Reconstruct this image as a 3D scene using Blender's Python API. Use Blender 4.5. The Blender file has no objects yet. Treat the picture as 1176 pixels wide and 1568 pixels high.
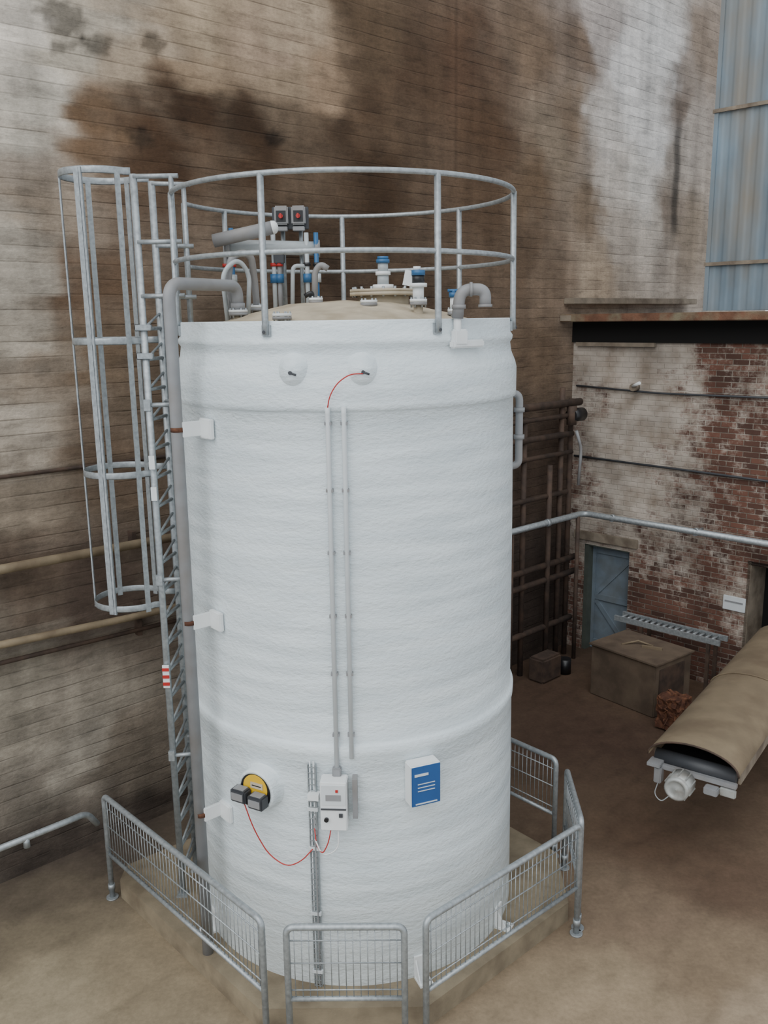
import bpy, bmesh, math, random
from mathutils import Vector, Matrix, noise
random.seed(7)
SC=bpy.context.scene.collection
def lin(h):
    h=h.lstrip('#'); r=[int(h[i:i+2],16)/255 for i in (0,2,4)]
    return tuple(c/12.92 if c<=.04045 else ((c+.055)/1.055)**2.4 for c in r)
# ---------------------------------------------------------------- camera
cam=bpy.data.cameras.new('camera'); co=bpy.data.objects.new('camera',cam); SC.objects.link(co)
bpy.context.scene.camera=co
cam.sensor_fit='VERTICAL'; cam.sensor_height=36; cam.lens=1920/2212*36; cam.clip_end=200
co.matrix_world=Matrix.Translation((0,-.75,5.7))@Matrix.Rotation(math.radians(90)-math.atan(416/1920),4,'X')@Matrix.Rotation(math.radians(-.8),4,'Z')
# ---------------------------------------------------------------- materials
def nodes(m):
    m.use_nodes=True; nt=m.node_tree; return nt,nt.nodes['Principled BSDF']
def mat(name,col,rough=.6,metal=0.,var=.12,scale=6.,bump=.0,bscale=40.,dirt=None,dscale=2.,damt=.5,stretch=(1,1,1)):
    m=bpy.data.materials.new(name); nt,b=nodes(m); N=nt.nodes; L=nt.links
    c=lin(col) if isinstance(col,str) else col
    b.inputs['Roughness'].default_value=rough; b.inputs['Metallic'].default_value=metal
    tc=N.new('ShaderNodeTexCoord'); mp=N.new('ShaderNodeMapping'); mp.inputs['Scale'].default_value=stretch
    L.new(tc.outputs['Object'],mp.inputs[0])
    n=N.new('ShaderNodeTexNoise'); n.inputs['Scale'].default_value=scale; n.inputs['Detail'].default_value=6
    L.new(mp.outputs[0],n.inputs['Vector'])
    r=N.new('ShaderNodeMapRange'); r.inputs['From Min'].default_value=.3; r.inputs['From Max'].default_value=.7
    r.inputs['To Min'].default_value=1-var; r.inputs['To Max'].default_value=1+var; L.new(n.outputs['Fac'],r.inputs[0])
    v=N.new('ShaderNodeVectorMath'); v.operation='SCALE'; v.inputs[0].default_value=c; L.new(r.outputs[0],v.inputs['Scale'])
    out=v.outputs[0]
    if dirt:
        n2=N.new('ShaderNodeTexNoise'); n2.inputs['Scale'].default_value=dscale; n2.inputs['Detail'].default_value=8
        L.new(mp.outputs[0],n2.inputs['Vector'])
        r2=N.new('ShaderNodeMapRange'); r2.inputs['From Min'].default_value=.45; r2.inputs['From Max'].default_value=.65
        r2.inputs['To Max'].default_value=damt; L.new(n2.outputs['Fac'],r2.inputs[0])
        mx=N.new('ShaderNodeMix'); mx.data_type='RGBA'; L.new(r2.outputs[0],mx.inputs[0]); L.new(out,mx.inputs[6])
        mx.inputs[7].default_value=(*lin(dirt),1); out=mx.outputs[2]
    L.new(out,b.inputs['Base Color'])
    if bump>0:
        n3=N.new('ShaderNodeTexNoise'); n3.inputs['Scale'].default_value=bscale; n3.inputs['Detail'].default_value=4
        L.new(mp.outputs[0],n3.inputs['Vector'])
        bp=N.new('ShaderNodeBump'); bp.inputs['Strength'].default_value=bump; bp.inputs['Distance'].default_value=.01
        L.new(n3.outputs['Fac'],bp.inputs['Height']); L.new(bp.outputs[0],b.inputs['Normal'])
    return m
GALV=mat('galvanised_steel','a2a8ab',.42,.5,.15,25,dirt='7c8083',dscale=30,damt=.4)
GRP=mat('pipe_grey_plastic','87888a',.5,0,.08,8,dirt='7a6f62',dscale=3,damt=.35)
WHITE=mat('white_plastic','dfe2e2',.45,0,.04,8)
CONDUIT=mat('conduit_white','ccd1d3',.45,0,.04,8)
BLACK=mat('black_plastic','1c1c1e',.4,0,.1,8)
DARK=mat('dark_grey','3a3c40',.5,0,.1,8)
RED=mat('red_plastic','b02a26',.4,0,.05,8)
YEL=mat('yellow_label','d6ac22',.5,0,.05,8)
BLUE=mat('blue_sign','24538c',.4,0,.05,8)
BLUEV=mat('blue_valve','2d5f8a',.4,0,.1,8)
RUST=mat('rust','4e3022',.9,.1,.4,14,.6,40,dirt='7c5238',dscale=12,damt=.7)
RUSTPIPE=mat('rusty_pipe','43362e',.8,.1,.3,8,.3,40,dirt='5c483a',dscale=4,damt=.5)
YPIPE=mat('old_painted_pipe','877860',.7,0,.2,5,.2,40,dirt='5c4c3a',dscale=3,damt=.6)
DUST=mat('dusty_sheet','786a55',.85,0,.12,4,.2,60,dirt='5c4d3c',dscale=2.5,damt=.5)
CHEST=mat('dusty_chest','5e5042',.85,0,.15,5,.2,60,dirt='40342a',dscale=3,damt=.6)
ROOFD=mat('dusty_roof','b5a993',.7,0,.12,6,.2,60,dirt='8f8069',dscale=4,damt=.6)
CONC=mat('concrete_kerb','877b66',.9,0,.15,5,.3,50,dirt='5c5040',dscale=3,damt=.6)
CONCD=mat('concrete_lintel','857a6b',.9,0,.2,5,.4,40,dirt='54463a',dscale=4,damt=.6)
CLEAR=mat('grey_translucent_pipe','aab0b2',.25,0,.1,10)
DOORB=mat('blue_door_paint','6c7882',.6,0,.15,4,.1,30,dirt='5c5c58',dscale=3,damt=.5)
GFRAME=mat('green_grey_frame','4a4f48',.7,0,.2,5)
MOSS=mat('roof_edge','6a4a38',.9,0,.4,5,.5,40,dirt='7e7862',dscale=3,damt=.8)
VOID_SHADE=mat('dark_interior_and_shade','0c0a09',.9,0,.1,5)  # near-black, paints the unlit doorway and the shade under the roof slab
MOTOR=mat('motor_housing','a9aba8',.5,.3,.1,10,dirt='7a6f62',dscale=8,damt=.5)

# tank fibreglass
def tank_mat():
    m=bpy.data.materials.new('tank_fibreglass'); nt,b=nodes(m); N=nt.nodes; L=nt.links
    b.inputs['Roughness'].default_value=.38
    tc=N.new('ShaderNodeTexCoord')
    mp=N.new('ShaderNodeMapping'); mp.inputs['Scale'].default_value=(1,1,7); L.new(tc.outputs['Object'],mp.inputs[0])
    n=N.new('ShaderNodeTexNoise'); n.inputs['Scale'].default_value=1.2; n.inputs['Detail'].default_value=8; L.new(mp.outputs[0],n.inputs['Vector'])
    cr=N.new('ShaderNodeValToRGB'); e=cr.color_ramp.elements
    e[0].position=.35; e[0].color=(*lin('ccd6da'),1); e[1].position=.65; e[1].color=(*lin('dee7ea'),1)
    L.new(n.outputs['Fac'],cr.inputs[0])
    sp=N.new('ShaderNodeSeparateXYZ'); L.new(tc.outputs['Object'],sp.inputs[0])
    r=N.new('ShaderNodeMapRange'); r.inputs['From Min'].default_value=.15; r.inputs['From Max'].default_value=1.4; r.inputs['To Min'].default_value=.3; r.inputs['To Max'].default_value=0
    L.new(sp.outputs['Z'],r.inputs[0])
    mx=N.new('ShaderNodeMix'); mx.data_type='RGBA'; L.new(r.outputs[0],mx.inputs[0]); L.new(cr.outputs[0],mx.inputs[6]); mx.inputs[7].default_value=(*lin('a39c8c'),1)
    L.new(mx.outputs[2],b.inputs['Base Color'])
    w=N.new('ShaderNodeTexWave'); w.bands_direction='Z'; w.inputs['Scale'].default_value=1.9; w.inputs['Distortion'].default_value=2; w.inputs['Detail'].default_value=4; w.inputs['Detail Scale'].default_value=.5
    L.new(tc.outputs['Object'],w.inputs['Vector'])
    mp2=N.new('ShaderNodeMapping'); mp2.inputs['Scale'].default_value=(1,1,2.2); L.new(tc.outputs['Object'],mp2.inputs[0])
    n2=N.new('ShaderNodeTexNoise'); n2.inputs['Scale'].default_value=16; n2.inputs['Detail'].default_value=6; n2.inputs['Roughness'].default_value=.6; L.new(mp2.outputs[0],n2.inputs['Vector'])
    ma=N.new('ShaderNodeMath'); ma.operation='MULTIPLY_ADD'; L.new(w.outputs['Fac'],ma.inputs[0]); ma.inputs[1].default_value=.3; L.new(n2.outputs['Fac'],ma.inputs[2])
    bp=N.new('ShaderNodeBump'); bp.inputs['Strength'].default_value=.75; bp.inputs['Distance'].default_value=.016
    L.new(ma.outputs[0],bp.inputs['Height']); L.new(bp.outputs[0],b.inputs['Normal'])
    return m
TANK=tank_mat()

# ---------------------------------------------------------------- mesh builder
class B:
    def __init__(s,name,parent=None,loc=(0,0,0)):
        s.name=name; s.v=[]; s.f=[]; s.mi=[]; s.sm=[]; s.mats=[]; s.parent=parent
    def m(s,mt):
        if mt not in s.mats: s.mats.append(mt)
        return s.mats.index(mt)
    def add(s,vs,fs,mt,smooth=False,smlist=None):
        o=len(s.v); s.v+= [tuple(v) for v in vs]; k=s.m(mt)
        for i,f in enumerate(fs):
            s.f.append(tuple(o+j for j in f)); s.mi.append(k); s.sm.append(smlist[i] if smlist else smooth)
    def box(s,c,size,mt,rz=0,M=None,bev=.0):
        bm=bmesh.new(); bmesh.ops.create_cube(bm,size=1)
        bmesh.ops.scale(bm,vec=size,verts=bm.verts)
        if bev>0: bmesh.ops.bevel(bm,geom=bm.edges[:],offset=bev,segments=2,affect='EDGES')
        T=Matrix.Translation(c)@(M.to_4x4() if M else Matrix.Rotation(rz,4,'Z'))
        bm.transform(T); bm.verts.index_update()
        s.add([v.co[:] for v in bm.verts],[[v.index for v in f.verts] for f in bm.faces],mt); bm.free()
    def tube(s,pts,r,mt,fil=0,seg=12,closed=False,flat=None):
        P=[Vector(p) for p in pts]
        if fil>0 and not closed:
            Q=[P[0]]
            for i in range(1,len(P)-1):
                a,b,c=P[i-1],P[i],P[i+1]; d1=(a-b); d2=(c-b); k=min(fil,d1.length*.49,d2.length*.49)
                p1=b+d1.normalized()*k; p2=b+d2.normalized()*k
                for j in range(9):
                    t=j/8; Q.append((1-t)**2*p1+2*t*(1-t)*b+t*t*p2)
            Q.append(P[-1]); P=Q
        n=len(P); rings=[]; up=None
        for i in range(n):
            if closed: t=(P[(i+1)%n]-P[i-1]).normalized()
            else: t=(P[min(i+1,n-1)]-P[max(i-1,0)]).normalized()
            if up is None:
                up=Vector((0,0,1)) if abs(t.z)<.9 else Vector((0,1,0))
            x=up-t*up.dot(t)
            if x.length<1e-5: x=Vector((1,0,0))
            x.normalize(); y=t.cross(x); up=x
            rx,ry=(flat if flat else (r,r))
            rings.append([P[i]+x*math.cos(2*math.pi*k/seg)*rx+y*math.sin(2*math.pi*k/seg)*ry for k in range(seg)])
        vs=[v for rg in rings for v in rg]; fs=[]; sm=[]
        for i in range(n if closed else n-1):
            for k in range(seg):
                a=i*seg+k; b=i*seg+(k+1)%seg; i2=(i+1)%n
                fs.append((a,b,i2*seg+(k+1)%seg,i2*seg+k)); sm.append(True)
        if not closed:
            fs.append(tuple(range(seg))[::-1]); fs.append(tuple((n-1)*seg+k for k in range(seg))); sm+=[False,False]
        s.add(vs,fs,mt,smlist=sm)
    def cyl(s,p1,p2,r,mt,seg=20,r2=None):
        p1=Vector(p1);p2=Vector(p2); t=(p2-p1).normalized(); r2=r if r2 is None else r2
        x=Vector((0,0,1)) if abs(t.z)<.9 else Vector((0,1,0)); x=(x-t*x.dot(t)).normalized(); y=t.cross(x)
        vs=[p+x*math.cos(2*math.pi*k/seg)*q+y*math.sin(2*math.pi*k/seg)*q for p,q in((p1,r),(p2,r2)) for k in range(seg)]
        fs=[(k,(k+1)%seg,seg+(k+1)%seg,seg+k) for k in range(seg)]+[tuple(range(seg))[::-1],tuple(range(seg,2*seg))]
        s.add(vs,fs,mt,smlist=[True]*seg+[False]*2)
    def lathe(s,prof,c,mt,axis=(0,0,1),seg=32,smooth=True):
        ax=Vector(axis).normalized(); x=Vector((0,0,1)) if abs(ax.z)<.9 else Vector((1,0,0)); x=(x-ax*x.dot(ax)).normalized(); y=ax.cross(x); c=Vector(c)
        vs=[c+ax*z+(x*math.cos(2*math.pi*k/seg)+y*math.sin(2*math.pi*k/seg))*r for r,z in prof for k in range(seg)]
        fs=[]
        for i in range(len(prof)-1):
            for k in range(seg): fs.append((i*seg+k,i*seg+(k+1)%seg,(i+1)*seg+(k+1)%seg,(i+1)*seg+k))
        s.add(vs,fs,mt,smooth)
    def done(s):
        me=bpy.data.meshes.new(s.name); me.from_pydata(s.v,[],s.f)
        for mt in s.mats: me.materials.append(mt)
        me.polygons.foreach_set('material_index',s.mi); me.polygons.foreach_set('use_smooth',s.sm)
        bm=bmesh.new(); bm.from_mesh(me); bmesh.ops.recalc_face_normals(bm,faces=bm.faces); bm.to_mesh(me); bm.free()
        me.update(); ob=bpy.data.objects.new(s.name,me); SC.objects.link(ob)
        if s.parent: ob.parent=s.parent
        return ob
def empty(n):
    e=bpy.data.objects.new(n,None); SC.objects.link(e); return e

# ---------------------------------------------------------------- painted / stained surfaces
def idw(tab,x,y,pw=3.6,warp=.28,rows=False):
    wx=x+warp*noise.noise(Vector((x*1.3,y*1.3,3.1)))*2+.14*noise.noise(Vector((x*5,y*5,1)))
    wy=y+warp*noise.noise(Vector((x*1.3,y*1.3,9.7)))*2+.14*noise.noise(Vector((x*5,y*5,7)))
    if rows:
        row=math.floor(y/.15); f=max(.25,1-max(0,x-2.5)/3)
        wx+=.45*f*noise.noise(Vector((row*3.37,x*.7,2.2))); wy+=.22*f*noise.noise(Vector((row*5.1,x*.5,8.2)))
    S=0;acc=[0.]*(len(tab[0])-2)
    for t in tab:
        w=1/(((t[0]-wx)**2+(t[1]-wy)**2)+.004)**(pw/2); S+=w
        for i in range(len(acc)): acc[i]+=w*t[2+i]
    return [a/S for a in acc]
def tone(c,K,g,desat=.15):
    c=[K*v**g for v in c]; l=.3*c[0]+.6*c[1]+.1*c[2]
    return [v+(l-v)*desat for v in c]
def grid(name,x0,x1,z0,z1,step,colf,M,mt,holes=(),flat=False):
    nx=int(round((x1-x0)/step)); nz=int(round((z1-z0)/step)); vs=[];cols=[]
    for j in range(nz+1):
        for i in range(nx+1):
            x=x0+i*step; z=z0+j*step
            vs.append((x,z,0) if flat else (x,0,z)); cols.append(colf(x,z))
    fs=[]
    for j in range(nz):
        for i in range(nx):
            cx=x0+(i+.5)*step; cz=z0+(j+.5)*step
            if any(h[0]<cx<h[1] and h[2]<cz<h[3] for h in holes): continue
            a=j*(nx+1)+i; fs.append((a,a+1,a+nx+2,a+nx+1))
    me=bpy.data.meshes.new(name); me.from_pydata(vs,[],fs); at=me.color_attributes.new('tint','FLOAT_COLOR','POINT')
    for k,c in enumerate(cols): at.data[k].color=(*c,1)
    me.materials.append(mt); ob=bpy.data.objects.new(name,me); ob.matrix_world=M; SC.objects.link(ob); return ob

def stained(name,boards,bump,rough=.9,streak=(.9,1,.35),nscale=2.4,noiseamt=.22,flat=False,hb=.35):
    m=bpy.data.materials.new(name); nt,b=nodes(m); N=nt.nodes; L=nt.links
    b.inputs['Roughness'].default_value=rough; b.inputs['Specular IOR Level'].default_value=.25
    at=N.new('ShaderNodeAttribute'); at.attribute_name='tint'
    tc=N.new('ShaderNodeTexCoord'); sp=N.new('ShaderNodeSeparateXYZ'); L.new(tc.outputs['Object'],sp.inputs[0])
    cb=N.new('ShaderNodeCombineXYZ'); L.new(sp.outputs['X'],cb.inputs[0]); L.new(sp.outputs['Y' if flat else 'Z'],cb.inputs[1])
    nw=N.new('ShaderNodeTexNoise'); nw.inputs['Scale'].default_value=1.5; L.new(cb.outputs[0],nw.inputs['Vector'])
    mad=N.new('ShaderNodeVectorMath'); mad.operation='MULTIPLY_ADD'; L.new(nw.outputs['Color'],mad.inputs[0]); mad.inputs[1].default_value=(.03,.03,0); L.new(cb.outputs[0],mad.inputs[2])
    def mr(src,a,bb,c,d):
        r=N.new('ShaderNodeMapRange'); r.inputs['From Min'].default_value=a; r.inputs['From Max'].default_value=bb; r.inputs['To Min'].default_value=c; r.inputs['To Max'].default_value=d
        L.new(src,r.inputs[0]); return r.outputs[0]
    def mul(a,bb):
        q=N.new('ShaderNodeMath'); q.operation='MULTIPLY'; L.new(a,q.inputs[0]); L.new(bb,q.inputs[1]); return q.outputs[0]
    def nz(src,scale,det,ro,st=None):
        if st:
            mp=N.new('ShaderNodeMapping'); mp.inputs['Scale'].default_value=st; L.new(src,mp.inputs[0]); src=mp.outputs[0]
        n=N.new('ShaderNodeTexNoise'); n.inputs['Scale'].default_value=scale; n.inputs['Detail'].default_value=det; n.inputs['Roughness'].default_value=ro; L.new(src,n.inputs['Vector']); return n.outputs['Fac']
    fac=mr(nz(cb.outputs[0],nscale,10,.65,streak),.3,.7,1-noiseamt,1+noiseamt)
    n2=nz(cb.outputs[0],22,8,.7)
    fac=mul(fac,mr(n2,.3,.7,.84,1.14))
    height=n2
    if boards:
        # thin dark shutter lines every 0.15 m, broken up by noise
        sy=N.new('ShaderNodeSeparateXYZ'); L.new(mad.outputs[0],sy.inputs[0])
        dv=N.new('ShaderNodeMath'); dv.operation='DIVIDE'; L.new(sy.outputs['Y'],dv.inputs[0]); dv.inputs[1].default_value=.15
        fr=N.new('ShaderNodeMath'); fr.operation='PINGPONG'; L.new(dv.outputs[0],fr.inputs[0]); fr.inputs[1].default_value=.5
        ln=mr(fr.outputs[0],.0,.07,0,1)   # 0 on the line
        brk=mr(nz(cb.outputs[0],1.3,6,.6,(.9,2.2,1)),.38,.6,1,.1)
        mx=N.new('ShaderNodeMix'); mx.data_type='FLOAT'; L.new(brk,mx.inputs[0]); L.new(ln,mx.inputs[2]); mx.inputs[3].default_value=1
        lines=mr(mx.outputs[0],0,1,.62,1)
        fac=mul(fac,lines)
        # courses: every board a slightly different tone, changing slowly in x
        fl=N.new('ShaderNodeMath'); fl.operation='FLOOR'; L.new(dv.outputs[0],fl.inputs[0])
        c2=N.new('ShaderNodeCombineXYZ'); L.new(sy.outputs['X'],c2.inputs[0]); L.new(fl.outputs[0],c2.inputs[1])
        bt=nz(c2.outputs[0],1.0,3,.5,(.9,7.3,1)); fac=mul(fac,mr(bt,.3,.7,.84,1.16))
        # ragged dashes of grime / spalling along the courses
        ds=nz(mad.outputs[0],1.5,8,.72,(1.6,6.5,1)); fac=mul(fac,mr(ds,.36,.5,.72,1.0)); fac=mul(fac,mr(ds,.56,.7,1,1.22))
        h1=N.new('ShaderNodeMath'); h1.operation='MULTIPLY_ADD'; L.new(mx.outputs[0],h1.inputs[0]); h1.inputs[1].default_value=1.2
        h2=N.new('ShaderNodeMath'); h2.operation='MULTIPLY_ADD'; L.new(ds,h2.inputs[0]); h2.inputs[1].default_value=1.6; L.new(n2,h2.inputs[2])
        L.new(h2.outputs[0],h1.inputs[2]); height=h1.outputs[0]
    v=N.new('ShaderNodeVectorMath'); v.operation='SCALE'; L.new(at.outputs['Color'],v.inputs[0]); L.new(fac,v.inputs['Scale'])
    L.new(v.outputs[0],b.inputs['Base Color'])
    bp=N.new('ShaderNodeBump'); bp.inputs['Strength'].default_value=hb; bp.inputs['Distance'].default_value=bump; L.new(height,bp.inputs['Height']); L.new(bp.outputs[0],b.inputs['Normal'])
    return m

TA=[(.99,8.36,'a89e90'),(1.53,8.46,'9c917f'),(.5,8.4,'aaa092'),(2.23,8.21,'8f7d66'),(3.09,8.76,'8d7a60'),(1.06,7.82,'a09788'),(1.68,7.57,'6b5236'),(2.33,7.43,'4c3620'),(1.01,7.28,'8e8070'),(.96,6.78,'857562'),(.78,6.31,'948a7b'),(.85,5.7,'928777'),(.63,4.82,'968a7a'),(.99,5.25,'857562'),(.68,3.89,'7e705e'),(1.56,6.15,'604a34'),(1.65,4.24,'665441'),(.61,3.18,'5f4f40'),(1.26,2.79,'54453a'),(.5,2.07,'7e7566'),(1.17,1.75,'897f70'),(.85,1.05,'8e8577'),(.36,.7,'6f665a'),(1.67,1.03,'6e6355'),(.5,.09,'4a4038'),(1.6,.18,'463c34'),(4.0,8.74,'85705a'),(4.12,8.42,'7d6a52'),(4.28,9.04,'8d7a62'),(5.43,9.1,'57442e'),(5.41,8.47,'523e29'),(3.63,7.72,'46321d'),(5.39,7.37,'43301b'),(4.24,6.48,'3f2d1a'),(6.24,8.87,'543f2a'),(7.13,9.01,'573f2a'),(7.63,8.19,'563f28'),(7.65,7.25,'59442e'),(8.71,7.65,'655038'),(8.65,9.57,'705b45'),(8.52,6.64,'5d4a36'),(8.8,5.24,'63503c'),(9.26,8.38,'7a6a56'),(9.79,9.78,'6f5c4a'),(10.4,10.16,'a0958e'),(10.62,8.89,'b2aaa2'),(11.11,9.66,'bdb8b4'),(12.07,10.19,'b8b4b0'),(12.22,8.72,'bab5b0'),(11.6,8.9,'bab5b0'),(11.7,8.0,'b4ada4'),(10.97,7.85,'aea499'),(12.06,7.16,'a89d90'),(11.2,7.0,'a3978a'),(10.51,6.49,'94826c'),(10.19,7.42,'75634e'),(9.73,8.77,'74614c'),(12.8,8.41,'8f8478'),(12.8,7.5,'7c6d5e'),(13.0,9.5,'6e5f52'),(13.46,9.27,'8d8277'),(13.65,10.47,'7a6a5a'),(13.53,7.24,'7b6c5a'),(9.12,6.16,'6f5c48'),(9.24,3.34,'4b3c30'),(9.59,1.27,'3d322b'),
(4.7,8.35,'80694f'),(4.95,8.0,'523e29'),(2.9,8.0,'4c3620'),(3.1,8.35,'7f6a50'),(4.6,9.4,'8d7a62'),(5.0,9.4,'57442e'),(1.6,5.4,'68553f'),(.2,6.0,'8a7e6e'),(-1,6,'8a7e6e'),(-1,2,'7a7060'),(-1,9,'a89e90'),(3,3,'54453a'),(6,3,'4b3c30'),(8,1,'3d322b'),(4,11,'7a6650'),(12,11.5,'a8a29c'),(8,11.5,'6b5844'),(3,5,'4e3d2a'),(6,5.5,'463420')]
TA=[(a,b,*tone(lin(c),1.9,1.17,.27)) for a,b,c in TA]  # stain tones; dark points low on the wall also hold shade as colour
holes_=[(1.47,8.53,.17),(1.8,8.36,.11),(2.42,8.49,.1),(2.2,7.56,.1),(3.9,7.75,.09),(1.42,8.28,.07)]
def sm(a,b,v):
    t=min(1,max(0,(v-a)/(b-a))); return t*t*(3-2*t)
def colA(x,z):
    c=idw(TA,x,z,3.6,.17,True)
    # paler panel with a crisp course-aligned lower edge
    e=.05*noise.noise(Vector((x*3,z*3,6)))
    if 2.0<x<5.2:
        k=sm(8.12,8.2,z+e)*sm(2.0,2.5,x)*(1-sm(4.8,4.95,x+e))
        c=[v*(1+.15*k) for v in c]; k2=(1-sm(8.08,8.18,z+e))*sm(7.4,7.9,z)*sm(2.2,2.6,x)*(1-sm(4.9,5.2,x)); c=[v*(1-.3*k2) for v in c]
    for hx,hz,hr in holes_:
        d=math.hypot((x-hx)*.8,z-hz)/hr+.6*noise.noise(Vector((x*10,z*10,0)))
        if d<1.25: k=.4+.6*max(0,(d-.8)/.45); c=[v*k for v in c]
    if abs(z-4.25)<.035: c=[v*.5 for v in c]
    if abs(x-7.0)<.03 and z>7.6: c=[v*.75 for v in c]
    # rusty water run beside the pale panel
    d=abs(x-12.93+.06*noise.noise(Vector((3,z*2,1))))/.12
    if d<1.6 and 6.9<z<9.6:
        k=(1-sm(.4,1.6,d))*sm(6.9,7.4,z)*(1-sm(8.7,9.6,z)); c=[v*(1-.72*k) for v in c]
    k=1+.22*noise.noise(Vector((x*3.2,z*.25,5)))+.14*noise.noise(Vector((x*9,z*.4,2)))
    if x<3: k*=1+.5*(1-x/3)*noise.noise(Vector((x*1.5,math.floor(z/.15)*.9,11)))
    return [v*k for v in c]
WA=stained('board_marked_concrete',True,.016,hb=.5,noiseamt=.16)
angA=math.radians(90-47)
MA=Matrix.Translation((-4.06,7.50,0))@Matrix.Rotation(angA,4,'Z')
grid('wall_left',-4,17,0,12.6,.05,colA,MA,WA)
def PA(s,off,z):
    return MA@Vector((s,-off,z))
# brick wall of the side building
angB=math.radians(-45); MB=Matrix.Translation((3.33,14.12,0))@Matrix.Rotation(angB,4,'Z')
def PB(u,off,z): return MB@Vector((u,-off,z))
TB=[(.35,4.84,.9),(1.47,5.01,.85),(2.36,4.90,.2),(.56,3.87,.85),(2.36,3.87,.2),(.78,2.9,.85),(1.92,2.75,.45),(2.76,3.22,.2),(1.57,1.94,.4),(1.36,1.28,.1),(2.5,1.74,.3),(1.2,3.9,.8),(1.6,3.4,.55),(-.1,4.0,.45),(-.2,3,.4),(.2,2.4,.6),(1.3,4.4,.85),(1.75,4.6,.5),(0,1,.3),(.1,4.4,.5),(3.1,4.8,.35),(3.5,3,.2),(2.9,2.4,.2),(2.2,.6,.1),(1.2,2.3,.6),(3.0,1.3,.5)]
def colB(x,z):
    return [idw(TB,x,z,3.0,.2)[0]]*3
def brickmat():
    m=bpy.data.materials.new('old_brick_whitewash'); nt,b=nodes(m); N=nt.nodes; L=nt.links
    b.inputs['Roughness'].default_value=.9; b.inputs['Specular IOR Level'].default_value=.2
    at=N.new('ShaderNodeAttribute'); at.attribute_name='tint'
    tc=N.new('ShaderNodeTexCoord'); sp=N.new('ShaderNodeSeparateXYZ'); L.new(tc.outputs['Object'],sp.inputs[0])
    cb=N.new('ShaderNodeCombineXYZ'); L.new(sp.outputs['X'],cb.inputs[0]); L.new(sp.outputs['Z'],cb.inputs[1])
    br=N.new('ShaderNodeTexBrick'); br.inputs['Scale'].default_value=1; br.inputs['Brick Width'].default_value=.24; br.inputs['Row Height'].default_value=.083; br.inputs['Mortar Size'].default_value=.009; br.inputs['Mortar Smooth'].default_value=.4; br.inputs['Bias'].default_value=-.1
    br.inputs['Color1'].default_value=(*lin('725044'),1); br.inputs['Color2'].default_value=(*lin('4a3832'),1); br.inputs['Mortar'].default_value=(*lin('6e6258'),1)
    L.new(cb.outputs[0],br.inputs['Vector'])
    n=N.new('ShaderNodeTexNoise'); n.inputs['Scale'].default_value=3.6; n.inputs['Detail'].default_value=12; n.inputs['Roughness'].default_value=.78; L.new(cb.outputs[0],n.inputs['Vector'])
    ad=N.new('ShaderNodeMath'); ad.operation='MULTIPLY_ADD'; L.new(n.outputs['Fac'],ad.inputs[0]); ad.inputs[1].default_value=1.9; L.new(at.outputs['Fac'],ad.inputs[2])
    bwn=N.new('ShaderNodeRGBToBW'); L.new(br.outputs['Color'],bwn.inputs[0])
    ad2=N.new('ShaderNodeMath'); ad2.operation='MULTIPLY_ADD'; L.new(bwn.outputs[0],ad2.inputs[0]); ad2.inputs[1].default_value=2.5; L.new(ad.outputs[0],ad2.inputs[2])
    r=N.new('ShaderNodeMapRange'); r.inputs['From Min'].default_value=1.4; r.inputs['From Max'].default_value=1.75; r.inputs['To Max'].default_value=.9; L.new(ad2.outputs[0],r.inputs[0])
    n2=N.new('ShaderNodeTexNoise'); n2.inputs['Scale'].default_value=3; n2.inputs['Detail'].default_value=8; L.new(cb.outputs[0],n2.inputs['Vector'])
    cr=N.new('ShaderNodeValToRGB'); cr.color_ramp.elements[0].position=.3; cr.color_ramp.elements[0].color=(*lin('94887a'),1); cr.color_ramp.elements[1].position=.6; cr.color_ramp.elements[1].color=(*lin('c2b8ac'),1); L.new(n2.outputs['Fac'],cr.inputs[0])
    mx=N.new('ShaderNodeMix'); mx.data_type='RGBA'; L.new(r.outputs[0],mx.inputs[0]); L.new(br.outputs['Color'],mx.inputs[6]); L.new(cr.outputs[0],mx.inputs[7])
    n3=N.new('ShaderNodeTexNoise'); n3.inputs['Scale'].default_value=1.2; n3.inputs['Detail'].default_value=6; L.new(cb.outputs[0],n3.inputs['Vector'])
    r3=N.new('ShaderNodeMapRange'); r3.inputs['From Min'].default_value=.3; r3.inputs['From Max'].default_value=.7; r3.inputs['To Min'].default_value=.65; r3.inputs['To Max'].default_value=1.15; L.new(n3.outputs['Fac'],r3.inputs[0])
    v=N.new('ShaderNodeVectorMath'); v.operation='SCALE'; L.new(mx.outputs[2],v.inputs[0]); L.new(r3.outputs[0],v.inputs['Scale']); L.new(v.outputs[0],b.inputs['Base Color'])
    hh=N.new('ShaderNodeMath'); hh.operation='MULTIPLY_ADD'; L.new(br.outputs['Fac'],hh.inputs[0]); hh.inputs[1].default_value=-1; L.new(n.outputs['Fac'],hh.inputs[2])
    bp=N.new('ShaderNodeBump'); bp.inputs['Strength'].default_value=.7; bp.inputs['Distance'].default_value=.015; L.new(hh.outputs[0],bp.inputs['Height']); L.new(bp.outputs[0],b.inputs['Normal'])
    return m
BR=brickmat()
grid('wall_right',-.2,7.8,0,5.65,.05,colB,MB,BR,holes=[(.15,1.0,0,1.9),(3.0,3.9,0,2.05)])
MBr=Matrix.Rotation(angB,3,'Z')
b=B('door_1')
for u0,u1,z0,z1 in [(.08,.22,0,1.95),(1.0,1.05,0,1.95),(.08,1.05,1.88,1.96)]:
    b.box(PB((u0+u1)/2,-.16,(z0+z1)/2),(u1-u0,.3,z1-z0),GFRAME,M=MBr)
b.box(PB(.61,-.22,.94),(.79,.05,1.88),DOORB,M=MBr)
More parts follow.
